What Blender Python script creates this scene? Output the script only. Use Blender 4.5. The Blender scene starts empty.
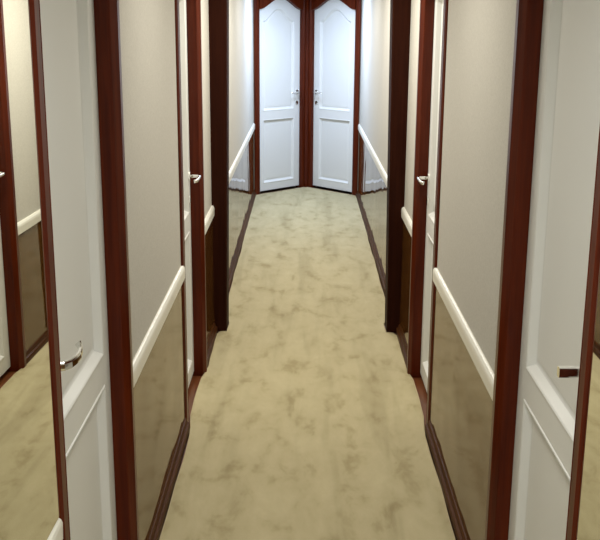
import bpy, bmesh, math, random
from mathutils import Matrix, Vector
random.seed(4)
S = bpy.context.scene
C = S.collection

# ------------------------------------------------------------------ materials
def new_mat(name):
    m = bpy.data.materials.new(name); m.use_nodes = True
    nt = m.node_tree
    return m, nt, nt.nodes['Principled BSDF']

def noise(nt, scale, detail=3, rough=0.55, stretch=(1, 1, 1), dist=0.0):
    tc = nt.nodes.new('ShaderNodeTexCoord'); mp = nt.nodes.new('ShaderNodeMapping')
    mp.inputs['Scale'].default_value = stretch
    n = nt.nodes.new('ShaderNodeTexNoise')
    n.inputs['Scale'].default_value = scale; n.inputs['Detail'].default_value = detail
    n.inputs['Roughness'].default_value = rough; n.inputs['Distortion'].default_value = dist
    nt.links.new(tc.outputs['Object'], mp.inputs['Vector']); nt.links.new(mp.outputs['Vector'], n.inputs['Vector'])
    return n

def ramp(nt, src, stops):
    r = nt.nodes.new('ShaderNodeValToRGB'); e = r.color_ramp.elements
    while len(e) < len(stops): e.new(0.5)
    for el, (p, c) in zip(e, stops): el.position = p; el.color = (*c, 1)
    nt.links.new(src, r.inputs['Fac']); return r

def bump(nt, bsdf, src, strength, dist):
    b = nt.nodes.new('ShaderNodeBump'); b.inputs['Strength'].default_value = strength; b.inputs['Distance'].default_value = dist
    nt.links.new(src, b.inputs['Height']); nt.links.new(b.outputs['Normal'], bsdf.inputs['Normal'])
    return b

def plain(name, col, rough, spec=0.5, metal=0.0, bump_scale=None, bump_str=0.1, bump_dist=0.001):
    m, nt, b = new_mat(name)
    b.inputs['Base Color'].default_value = (*col, 1); b.inputs['Roughness'].default_value = rough
    b.inputs['Specular IOR Level'].default_value = spec; b.inputs['Metallic'].default_value = metal
    if bump_scale:
        n = noise(nt, bump_scale); bump(nt, b, n.outputs['Fac'], bump_str, bump_dist)
    return m

def wood(name, c0, c1, rough=0.25, spec=0.5, coat=0.3, stretch=(26, 26, 1.2), wob=None):
    m, nt, b = new_mat(name)
    n = noise(nt, 2.2, 6, 0.6, stretch, 0.4)
    r = ramp(nt, n.outputs['Fac'], [(0.3, c0), (0.72, c1)])
    nt.links.new(r.outputs['Color'], b.inputs['Base Color'])
    b.inputs['Roughness'].default_value = rough; b.inputs['Specular IOR Level'].default_value = spec
    b.inputs['Coat Weight'].default_value = coat; b.inputs['Coat Roughness'].default_value = 0.08
    if wob:
        w = noise(nt, wob[0], 1, 0.4)
        bump(nt, b, w.outputs['Fac'], 1.0, wob[1])
    return m

M = {}
M['wood'] = wood('mahogany', (0.050, 0.0060, 0.0015), (0.108, 0.0165, 0.0035), 0.28, 0.16, 0.0)
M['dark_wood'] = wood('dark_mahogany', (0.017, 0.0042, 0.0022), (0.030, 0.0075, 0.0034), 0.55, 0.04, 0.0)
M['base_wood'] = wood('baseboard_mahogany', (0.040, 0.014, 0.005), (0.075, 0.027, 0.009), 0.4, 0.05, 0.0, (8, 1.0, 8))
M['sill_wood'] = wood('threshold_wood', (0.10, 0.028, 0.009), (0.17, 0.055, 0.018), 0.3, 0.5, 0.2, (26, 1.2, 26))
M['wainscot'] = wood('wainscot_laminate', (0.078, 0.031, 0.006), (0.110, 0.046, 0.010), 0.05, 0.32, 0.0, (14, 1.0, 14), (2.5, 0.007))
M['trim_white'] = plain('cream_painted_rail', (0.78, 0.77, 0.70), 0.35, 0.4)
M['door_white'] = plain('white_door_paint', (0.72, 0.73, 0.71), 0.45, 0.4, 0.0, 90, 0.12, 0.002)
M['ceiling'] = plain('ceiling_paint', (0.75, 0.74, 0.70), 0.8, 0.2)
M['chrome'] = plain('polished_chrome', (0.82, 0.82, 0.80), 0.08, 0.5, 1.0)
M['black'] = plain('keyhole_dark', (0.01, 0.01, 0.01), 0.6)
M['mirror'] = plain('mirror_silver', (0.86, 0.87, 0.80), 0.0, 0.5, 1.0)
M['bind'] = plain('carpet_binding', (0.46, 0.39, 0.25), 0.9, 0.1)
# woven wall fabric
m, nt, b = new_mat('wall_fabric')
n = noise(nt, 170, 3, 0.7); r = ramp(nt, n.outputs['Fac'], [(0.25, (0.47, 0.455, 0.412)), (0.75, (0.595, 0.578, 0.53))])
nt.links.new(r.outputs['Color'], b.inputs['Base Color']); b.inputs['Roughness'].default_value = 0.9
b.inputs['Specular IOR Level'].default_value = 0.06
bump(nt, b, n.outputs['Fac'], 0.25, 0.0015)
M['wall'] = m
# plush carpet: brushed pile patches
m, nt, b = new_mat('plush_carpet')
n1 = noise(nt, 8.0, 5, 0.62, (1.05, 0.5, 1), 0.3)
n2 = noise(nt, 5.0, 3, 0.55, (1.5, 0.16, 1), 0.25)
n3 = noise(nt, 420, 2, 0.7)
r1 = ramp(nt, n1.outputs['Fac'], [(0.32, (0.385, 0.322, 0.172)), (0.40, (0.46, 0.395, 0.226)), (0.46, (0.51, 0.443, 0.262)), (0.72, (0.575, 0.508, 0.312))])
r2 = ramp(nt, n2.outputs['Fac'], [(0.34, (0.84, 0.83, 0.80)), (0.46, (0.97, 0.97, 0.96)), (0.7, (1.03, 1.03, 1.03))])
r3 = ramp(nt, n3.outputs['Fac'], [(0.3, (0.80, 0.80, 0.80)), (0.7, (1, 1, 1))])
def mul(a, c):
    x = nt.nodes.new('ShaderNodeMix'); x.data_type = 'RGBA'; x.blend_type = 'MULTIPLY'; x.inputs['Factor'].default_value = 1
    nt.links.new(a, x.inputs['A']); nt.links.new(c, x.inputs['B']); return x.outputs['Result']
col = mul(mul(r1.outputs['Color'], r2.outputs['Color']), r3.outputs['Color'])
nt.links.new(col, b.inputs['Base Color']); b.inputs['Roughness'].default_value = 0.95
b.inputs['Specular IOR Level'].default_value = 0.1
b.inputs['Sheen Weight'].default_value = 0.12; b.inputs['Sheen Roughness'].default_value = 0.5
bump(nt, b, n3.outputs['Fac'], 0.6, 0.004)
M['carpet'] = m

# ------------------------------------------------------------------ mesh helpers
def box(bm, x0, x1, y0, y1, z0, z1, bev=0.0):
    vs = [bm.verts.new((x, y, z)) for z in (z0, z1) for y in (y0, y1) for x in (x0, x1)]
    fs = [(0, 2, 3, 1), (4, 5, 7, 6), (0, 1, 5, 4), (2, 6, 7, 3), (0, 4, 6, 2), (1, 3, 7, 5)]
    faces = [bm.faces.new([vs[i] for i in f]) for f in fs]
    if bev:
        es = list({e for f in faces for e in f.edges})
        bmesh.ops.bevel(bm, geom=es, offset=bev, segments=2, affect='EDGES', profile=0.5)

def prism(bm, poly, a, b_, axis):
    """extrude a closed 2-D profile between a and b_ along axis ('x','y','z')"""
    def P(p, t):
        return {'y': (p[0], t, p[1]), 'x': (t, p[0], p[1]), 'z': (p[0], p[1], t)}[axis]
    r0 = [bm.verts.new(P(p, a)) for p in poly]; r1 = [bm.verts.new(P(p, b_)) for p in poly]
    n = len(poly)
    for i in range(n):
        bm.faces.new((r0[i], r0[(i + 1) % n], r1[(i + 1) % n], r1[i]))
    bm.faces.new(list(reversed(r0))); bm.faces.new(r1)

def sweep(bm, path, ra, rb, up=(0, 0, 1), seg=10, power=1.0):
    """tube of (super)elliptic section along a path; ra across, rb along up"""
    path = [Vector(p) for p in path]; up = Vector(up); rings = []
    for i, p in enumerate(path):
        t = (path[min(i + 1, len(path) - 1)] - path[max(i - 1, 0)]).normalized()
        s = t.cross(up)
        if s.length < 1e-4: s = t.cross(Vector((1, 0, 0)))
        s.normalize(); u = s.cross(t).normalized()
        ring = []
        for k in range(seg):
            a = 2 * math.pi * (k + 0.5) / seg
            c, q = math.cos(a), math.sin(a)
            c = math.copysign(abs(c) ** power, c); q = math.copysign(abs(q) ** power, q)
            ring.append(bm.verts.new(p + s * (ra * c) + u * (rb * q)))
        rings.append(ring)
    for a, b_ in zip(rings, rings[1:]):
        for k in range(seg):
            bm.faces.new((a[k], a[(k + 1) % seg], b_[(k + 1) % seg], b_[k]))
    bm.faces.new(list(reversed(rings[0]))); bm.faces.new(rings[-1])

def obj(name, bm, mat, parent=None, smooth=False, matrix=None):
    bmesh.ops.recalc_face_normals(bm, faces=bm.faces[:])
    me = bpy.data.meshes.new(name); bm.to_mesh(me); bm.free()
    me.materials.append(M[mat])
    if smooth:
        for p in me.polygons: p.use_smooth = True
    o = bpy.data.objects.new(name, me); C.objects.link(o)
    if parent: o.parent = parent
    if matrix is not None: o.matrix_local = matrix
    return o

def tag(o, label, cat, kind=None, group=None):
    o['label'] = label; o['category'] = cat
    if kind: o['kind'] = kind
    if group: o['group'] = group
    return o

# ------------------------------------------------------------------ corridor plan (metres)
W = 0.55            # half width wall to wall
T = 0.12            # wall thickness
CEIL = 2.2
YB, YE = -1.2, 10.13
NEAR = {-1: (1.937, 2.665), 1: (1.865, 2.585)}      # near door opening, each side
B0, B1 = 4.13, 4.745       # second door opening
CAS = 0.083                # casing width
NCAS = 0.072
PY0, PY1, PX = 5.465, 5.63, 0.472   # bulkhead portal
DADO0, DADO1 = 0.692, 0.752
HEAD = 2.03
DOORY = 0.035              # leaf front behind wall plane

# floor and ceiling
bm = bmesh.new(); box(bm, -W - T, W + T, YB - .1, 10.95, -0.12, -0.012)
tag(obj('floor', bm, 'sill_wood'), 'brown wooden floor showing at the door thresholds beside the carpet', 'floor', 'structure')
bm = bmesh.new(); box(bm, -W - T, W + T, YB - .1, 10.95, CEIL, CEIL + 0.1)
tag(obj('ceiling', bm, 'ceiling'), 'white corridor ceiling', 'ceiling', 'structure')

# carpet outline
def half(y):
    pts = [(YB, .519), (3.98, .519), (4.10, .53), (4.2, .541), (4.68, .541), (4.76, .530), (4.86, .520), (5.0, .524), (5.40, .526), (5.452, .505),
           (5.458, .468), (5.64, .466), (5.70, .517), (7.5, .519), (10.13, .53)]
    for (a, ha), (b_, hb) in zip(pts, pts[1:]):
        if a <= y <= b_:
            t = (y - a) / (b_ - a) if b_ > a else 0; return ha + (hb - ha) * t
    return .53
ys = sorted(set([YB + i * .1 for i in range(int((YE - YB) / .1) + 1)] + [3.98, 4.05, 4.10, 4.15, 4.2, 4.68, 4.72, 4.76, 4.81, 4.86, 5.0, 5.43, 5.452, 5.458, 5.64, 5.67, 5.70, YE]))
bm = bmesh.new(); rows = []
def wob(y, s): return 0.0022 * math.sin(y * 5.1 + s) + 0.0014 * math.sin(y * 13.3 + 2 * s)
for y in ys:
    h = half(y); lo, hi = -h + wob(y, 1.0), h + wob(y, 2.7)
    rows.append([bm.verts.new((lo + (hi - lo) * k / 6, y, 0)) for k in range(7)])
end = [bm.verts.new((-.53 + 1.06 * k / 6, 10.13 + 0.55 * (1 - abs(k / 3 - 1)), 0)) for k in range(7)]
rows.append(end)
for a, b_ in zip(rows, rows[1:]):
    for k in range(6): bm.faces.new((a[k], a[k + 1], b_[k + 1], b_[k]))
ext = bmesh.ops.extrude_face_region(bm, geom=bm.faces[:])
bmesh.ops.translate(bm, verts=[v for v in ext['geom'] if isinstance(v, bmesh.types.BMVert)], vec=(0, 0, -0.0115))
carpet = tag(obj('carpet_runner', bm, 'carpet'), 'mottled olive-beige plush carpet runner covering the corridor floor', 'carpet')
for s in (-1, 1):
    bm = bmesh.new()
    path = [(s * (half(y) + .0005) + wob(y, 1.0 if s < 0 else 2.7), y, 0.0005) for y in ys]
    sweep(bm, path, 0.0022, 0.0028, seg=6)
    o = obj('edge_binding', bm, 'bind', carpet); o['label'] = 'pale stitched edge of the carpet'

# ------------------------------------------------------------------ side walls
def xs(s, a, b_):
    return (min(s * a, s * b_), max(s * a, s * b_))
for s, side in ((-1, 'left'), (1, 'right')):
    A0, A1 = NEAR[s]
    bm = bmesh.new()
    for y0, y1 in ((YB, A0 - .02), (A1 + .02, B0 - .02), (B1 + .02, YE + .02)): box(bm, *xs(s, W, W + T), y0, y1, -0.012, CEIL)
    for y0, y1 in ((A0 - .02, A1 + .02), (B0 - .02, B1 + .02)): box(bm, *xs(s, W, W + T), y0, y1, HEAD + .05, CEIL)
    w = tag(obj('wall_' + side, bm, 'wall'), 'cream fabric-covered corridor wall on the %s' % side, 'wall', 'structure')
    for y0, y1 in ((YB, A0 - NCAS), (A1 + CAS, B0 - CAS), (B1 + CAS, PY0), (PY1, YE - .01)):
        bm = bmesh.new(); box(bm, *xs(s, W - .004, W + .002), y0, y1, 0.0, DADO0 + .01)
        o = obj('wainscot', bm, 'wainscot', w); o['label'] = 'glossy brown laminate panel below the rail'

bm = bmesh.new(); box(bm, -W - T, W + T, YB - .1, YB, -0.012, CEIL)
tag(obj('wall_rear', bm, 'wall'), 'wall closing the corridor behind the viewpoint', 'wall', 'structure')

tn = [0]
def trim(bm, mat, label, cat, **k):
    tn[0] += 1
    return tag(obj('trim_%d' % tn[0], bm, mat, **k), label, cat, 'structure')

# dado rails and baseboards
def dado_profile(s):
    pts = [(W + .001, DADO0), (W - .012, DADO0), (W - .0155, DADO0 + .003), (W - .0165, DADO0 + .040), (W - .0145, DADO0 + .050),
           (W - .009, DADO1 - .002), (W - .004, DADO1), (W + .001, DADO1)]
    return [(s * x, z) for x, z in pts]
def base_profile(s):
    pts = [(W - .003, -.011), (W - .025, -.011), (W - .025, .020), (W - .022, .028), (W - .014, .032), (W - .012, .044), (W - .008, .050), (W - .003, .052)]
    return [(s * x, z) for x, z in pts]
where = {0: 'beside the mirror in the foreground', 1: 'between the two doorways', 2: 'on the short wall before the dark bulkhead frame', 3: 'on the far wall running to the end doors'}
def ranges(A0, A1): return [(YB, A0 - NCAS + .010), (A1 + CAS, B0 - CAS + .012), (B1 + CAS, PY0), (PY1, YE)]
for s, side in ((-1, 'left'), (1, 'right')):
    for i, (y0, y1) in enumerate(ranges(*NEAR[s])):
        bm = bmesh.new(); prism(bm, dado_profile(s), y0, y1, 'y')
        trim(bm, 'trim_white', 'cream painted dado rail on the %s, %s' % (side, where[i]), 'dado rail')
        bm = bmesh.new(); prism(bm, base_profile(s), y0, y1 - (.012 if i < 2 else 0), 'y')
        o = obj('baseboard_' + side, bm, 'base_wood')
        tag(o, 'dark glossy wooden baseboard on the %s, %s' % (side, where[i].replace('beside', 'below')), 'baseboard', 'structure')

# ------------------------------------------------------------------ door frames and doors (built in door coordinates)
def place(origin, ex):
    ex = Vector((ex[0], ex[1], 0)).normalized(); ez = Vector((0, 0, 1)); ey = ez.cross(ex)
    m = Matrix.Identity(4)
    for i in range(3): m[i][0], m[i][1], m[i][2], m[i][3] = ex[i], ey[i], ez[i], origin[i]
    return m

def casing_poly(x_in, d, w, t=0.015, depth=0.09):
    """cross-section in (x, y): lining return, then moulded face; d = +1 grows to +x"""
    lo = -max(.006, t - .014)
    p = [(0, depth), (0, lo + .003), (.003, lo), (w * .33, -t), (w * .36, -t + .003), (w * .41, -t + .003), (w * .44, -t),
         (w - .012, -t + .001), (w - .003, -t + .006), (w, -t + .010), (w, 0.0), (.018, 0.0), (.018, depth)]
    return [(x_in + d * a, b_) for a, b_ in p]

def arch_z(t, zs, zp):
    """cathedral arch, t in -1..1"""
    a = max(0.0, 1 - abs(t) / 0.97)
    return zs + (zp - zs) * (0.5 - 0.5 * math.cos(math.pi * a ** 0.85))

def frame(w, mtx, cas, label, zs, zp, depth=0.09, t=(.015, .015)):
    cas = cas if isinstance(cas, tuple) else (cas, cas)
    bm = bmesh.new()
    prism(bm, casing_poly(0, -1, cas[0], t[0], depth=depth), -0.011, HEAD + .06, 'z')
    prism(bm, casing_poly(w, 1, cas[1], t[1], depth=depth), -0.011, HEAD + .06, 'z')
    # head with ogee underside, sitting just in front of the leaf
    n = 24
    pts = [(w * i / n, arch_z(2 * i / n - 1, zs, zp)) for i in range(n + 1)]
    poly = pts + [(w, HEAD + .06), (0, HEAD + .06)]
    r0 = [bm.verts.new((x, -.012, z)) for x, z in poly]; r1 = [bm.verts.new((x, DOORY - .003, z)) for x, z in poly]
    k = len(poly)
    for i in range(k): bm.faces.new((r0[i], r0[(i + 1) % k], r1[(i + 1) % k], r1[i]))
    bmesh.ops.triangle_fill(bm, use_beauty=True, edges=[e for e in bm.edges if e.verts[0] in r0 and e.verts[1] in r0])
    bmesh.ops.triangle_fill(bm, use_beauty=True, edges=[e for e in bm.edges if e.verts[0] in r1 and e.verts[1] in r1])
    return trim(bm, 'wood', label, 'door frame', matrix=mtx)

def offset_loop(loop, d):
    n = len(loop); out = []
    for i in range(n):
        a, b_, c = Vector(loop[i - 1]), Vector(loop[i]), Vector(loop[(i + 1) % n])
        e0 = (b_ - a).normalized(); e1 = (c - b_).normalized()
        n0 = Vector((-e0.y, e0.x)); n1 = Vector((-e1.y, e1.x))
        m_ = n0 + n1; m_ = m_ / max(0.3, m_.dot(n0)) if m_.length > 1e-6 else n0
        out.append((b_.x + m_.x * d, b_.y + m_.y * d))
    return out

PROFILE = [(0, 0), (.002, -.0025), (.006, -.003), (.010, -.0005), (.024, .019), (.029, .021), (.036, .021), (.044, .018), (.056, .017)]
def door(name, w, mtx, label, handle, zs=1.875, zp=1.985):
    g = .003
    x0, x1, zb, zt = g, w - g, .018, HEAD + .02
    st = .080
    lo = [(x0 + st, .095), (x1 - st, .095), (x1 - st, .772), (x0 + st, .772)]
    n = 20; xa, xb = x1 - st, x0 + st
    up = [(x0 + st, .858), (x1 - st, .858)] + [(xa + (xb - xa) * i / n, arch_z(2 * i / n - 1, zs, zp)) for i in range(n + 1)]
    bm = bmesh.new()
    def loop(pts, y):
        vs = [bm.verts.new((x, y, z)) for x, z in pts]
        return vs, [bm.edges.new((vs[i], vs[(i + 1) % len(vs)])) for i in range(len(vs))]
    outer = [(x0, zb), (x1, zb), (x1, zt), (x0, zt)]
    ov, oe = loop(outer, DOORY); es = list(oe)
    for L in (lo, up): es += loop(L, DOORY)[1]
    bmesh.ops.triangle_fill(bm, use_beauty=True, use_dissolve=False, edges=es)
    bk = [bm.verts.new((x, DOORY + .04, z)) for x, z in outer]
    for i in range(4): bm.faces.new((ov[i], ov[(i + 1) % 4], bk[(i + 1) % 4], bk[i]))
    bm.faces.new(bk)
    d = tag(obj(name, bm, 'door_white', matrix=mtx), label, 'door', 'structure')
    for L in (up, lo):
        bm = bmesh.new(); prev = None
        for off, dep in PROFILE:
            ring = [bm.verts.new((x, DOORY + dep, z)) for x, z in offset_loop(L, off)]
            if prev:
                for i in range(len(ring)):
                    bm.faces.new((prev[i], prev[(i + 1) % len(ring)], ring[(i + 1) % len(ring)], ring[i]))
            prev = ring
        ed = [bm.edges.get((prev[i], prev[(i + 1) % len(prev)])) for i in range(len(prev))]
        bmesh.ops.triangle_fill(bm, use_beauty=True, edges=ed)
        obj('door_panel', bm, 'door_white', d)
    # hardware
    hx, hd, kind = handle       # position across, direction of the lever (+1/-1), kind
    H = 1.05 if kind == 'block' else 1.04
    bm = bmesh.new()
    sweep(bm, [(hx, DOORY + .001, H), (hx, DOORY - .006, H), (hx, DOORY - .009, H)], .0235, .0235, seg=20)
    rose = obj('handle_rose', bm, 'chrome', d); rose['label'] = 'round chrome handle rose'
    bm = bmesh.new(); y = DOORY
    if kind == 'lever':
        path = [(hx, y - .008, H), (hx, y - .030, H)]
        for i in range(7):
            a = i / 6 * math.pi / 2
            path.append((hx + hd * .016 * (1 - math.cos(a)), y - .040 - .016 * math.sin(a), H))
        for i in range(1, 6): path.append((hx + hd * (.016 + .018 * i), y - .056 + .0006 * i, H - .001 * i))
        path += [(hx + hd * .117, y - .048, H - .006), (hx + hd * .120, y - .040, H - .007)]
        sweep(bm, path, .0065, .0085, seg=12)
    elif kind == 'bow':
        path = [(hx, y - .006, H), (hx, y - .026, H), (hx + hd * .006, y - .040, H), (hx + hd * .020, y - .052, H + .001), (hx + hd * .040, y - .059, H + .003),
                (hx + hd * .060, y - .062, H + .006), (hx + hd * .078, y - .061, H + .010), (hx + hd * .090, y - .057, H + .016), (hx + hd * .094, y - .052, H + .024)]
        sweep(bm, path, .0045, .0105, seg=12, power=.6)
    else:
        sweep(bm, [(hx, y - .006, H), (hx, y - .064, H)], .010, .0115, seg=12, power=.4)
    hobj = obj('door_handle', bm, 'chrome', d, smooth=(kind == 'lever')); hobj['label'] = 'chrome lever handle' if kind != 'block' else 'square chrome handle'
    K = .925
    bm = bmesh.new()
    sweep(bm, [(hx, y + .001, K), (hx, y - .005, K), (hx, y - .0075, K)], .021, .021, seg=20)
    esc = obj('keyhole_plate', bm, 'chrome', d); esc['label'] = 'round chrome keyhole plate'
    bm = bmesh.new(); box(bm, hx - .0035, hx + .0035, y - .009, y - .006, K - .010, K + .007)
    obj('keyhole', bm, 'black', esc)
    return d

def side_place(s, y0, y1):
    return place((-W, y0, 0), (0, 1)) if s < 0 else place((W, y1, 0), (0, -1))
wA, wB = NEAR[-1][1] - NEAR[-1][0], B1 - B0
ARCH = (1.895, 2.01)
for s, side in ((-1, 'left'), (1, 'right')):
    wA = NEAR[s][1] - NEAR[s][0]
    frame(wA, side_place(s, *NEAR[s]), (NCAS, CAS) if s < 0 else (CAS, NCAS), 'red mahogany frame of the nearest door on the %s' % side, *ARCH, t=(.020, .020))
    frame(wB, side_place(s, B0, B1), CAS, 'red mahogany frame of the second door on the %s' % side, *ARCH, t=(.012, .027) if s < 0 else (.027, .012))
door('door_1', NEAR[-1][1] - NEAR[-1][0], side_place(-1, *NEAR[-1]), 'white panelled door with a curved chrome handle, nearest on the left beside the mirror', (.055, 1, 'bow'))
wA = NEAR[1][1] - NEAR[1][0]
door('door_2', wA, side_place(1, *NEAR[1]), 'white panelled door with a blocky chrome handle, nearest on the right beside the mirror', (wA - .095, -1, 'block'))
door('door_3', wB, side_place(-1, B0, B1), 'white door recessed farther along the left wall, its lever jutting past the frame', (wB - .055, -1, 'lever'))
door('door_4', wB, side_place(1, B0, B1), 'white door recessed farther along the right wall, its lever jutting past the frame', (.055, 1, 'lever'))
# end doors, meeting in a V
EL, EC = Vector((-.488, 10.19, 0)), Vector((-.050, 10.65, 0))
wE = (EC - EL).length
ml = place(EL, (EC - EL)); mr = place((-EC.x, EC.y, 0), (-EL.x + EC.x, EL.y - EC.y))
frame(wE, ml, (.078, .050), 'red mahogany arched frame of the left end door', *ARCH)
frame(wE, mr, (.050, .078), 'red mahogany arched frame of the right end door', *ARCH)
door('door_5', wE, ml, 'white arched-panel door at the corridor end, left of the centre post', (wE - .05, -1, 'lever'), 1.785, 1.91)
door('door_6', wE, mr, 'white arched-panel door at the corridor end, right of the centre post', (.05, 1, 'lever'), 1.785, 1.91)
bm = bmesh.new()
prism(bm, [(-.018, 10.70), (-.018, 10.655), (0, 10.64), (.018, 10.655), (.018, 10.70)], -.011, HEAD + .06, 'z')
trim(bm, 'wood', 'mahogany centre post between the two end doors', 'door post')
bm = bmesh.new()
box(bm, -W - T, W + T, 10.85, 10.95, -.012, CEIL)
prism(bm, [(-.60, 10.115), (0, 10.72), (.60, 10.115), (.60, 10.86), (-.60, 10.86)], HEAD + .06, CEIL, 'z')
for s in (-1, 1):
    prism(bm, [(s * .535, 10.148), (s * .60, 10.13), (s * .66, 10.86), (s * .60, 10.86)], -.012, HEAD + .06, 'z')
tag(obj('wall_end', bm, 'wall'), 'wall closing the corridor behind the two end doors', 'wall', 'structure')

# ------------------------------------------------------------------ bulkhead portal
bm = bmesh.new()
for s in (-1, 1):
    rows = []
    for z, px in ((-.001, PX), (CEIL, PX - .026)):
        rows.append([bm.verts.new((s * x, y, z)) for x, y in ((W + .01, PY0), (px + .006, PY0), (px, PY0 + .006), (px, PY1 - .006), (px + .006, PY1), (W + .01, PY1))])
    for k in range(6): bm.faces.new((rows[0][k], rows[0][(k + 1) % 6], rows[1][(k + 1) % 6], rows[1][k]))
    bm.faces.new(rows[0]); bm.faces.new(rows[1])
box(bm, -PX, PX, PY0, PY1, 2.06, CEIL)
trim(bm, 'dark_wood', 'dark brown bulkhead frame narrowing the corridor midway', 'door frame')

# ------------------------------------------------------------------ mirrors
for s, side, yaw in ((-1, 'left', 1.1), (1, 'right', 0.05)):
    y1 = NEAR[s][0] - NCAS - .001; L = 1.05
    bm = bmesh.new()
    box(bm, 0, .006, -L, 0, 0, 1.30)
    o = obj('wall_mirror', bm, 'mirror')
    tag(o, 'tall frameless mirror above the dado rail in the %s foreground' % side, 'mirror', None, 'facing wall mirrors')
    a = math.radians(yaw) * s
    o.location = (s * (W - .010) - (.003 if s < 0 else .003), y1, DADO1 + .001)
    o.rotation_euler = (0, 0, a)

# ------------------------------------------------------------------ lamps in the ceiling
def lamp(y, power, col, wx=.35, wy=.8, spread=165):
    l = bpy.data.lights.new('ceiling_panel_light', 'AREA'); l.shape = 'RECTANGLE'; l.size = wx; l.size_y = wy
    l.energy = power; l.color = col; l.spread = math.radians(spread)
    o = bpy.data.objects.new('ceiling_panel_light', l); C.objects.link(o); o.location = (0, y, CEIL - .01)
WARM = (1.0, .94, .82)
lamp(-0.4, 16, (.97, .98, .96))
lamp(1.25, 7, (1, .97, .90))
lamp(3.3, 5.5, WARM)
lamp(4.9, 13, WARM)
lamp(6.7, 11, (1, .95, .86))
lamp(8.0, 7, (1, .98, .94))
lamp(9.35, 25, (.62, .75, 1.0))

w = bpy.data.worlds.new('world'); S.world = w; w.use_nodes = True
w.node_tree.nodes['Background'].inputs['Color'].default_value = (0, 0, 0, 1)

# ------------------------------------------------------------------ camera
R = ((0.99996498, -0.0078361, 0.00293876), (0.00478492, 0.24722112, -0.96894728), (0.00686624, 0.9689274, 0.24724995))
cam = bpy.data.cameras.new('camera'); co = bpy.data.objects.new('camera', cam); C.objects.link(co)
m = Matrix.Identity(4)
for i in range(3):
    for j in range(3): m[i][j] = R[i][j]
m.translation = (-.026, 0, 1.77)
co.matrix_world = m
cam.sensor_fit = 'HORIZONTAL'; cam.sensor_width = 36; cam.lens = 972 * 36 / 600
cam.clip_start = .02
S.camera = co
S.view_settings.view_transform = 'Standard'; S.view_settings.look = 'None'
S.view_settings.gamma = 1; S.view_settings.use_curve_mapping = False
S.view_settings.exposure = 0.74
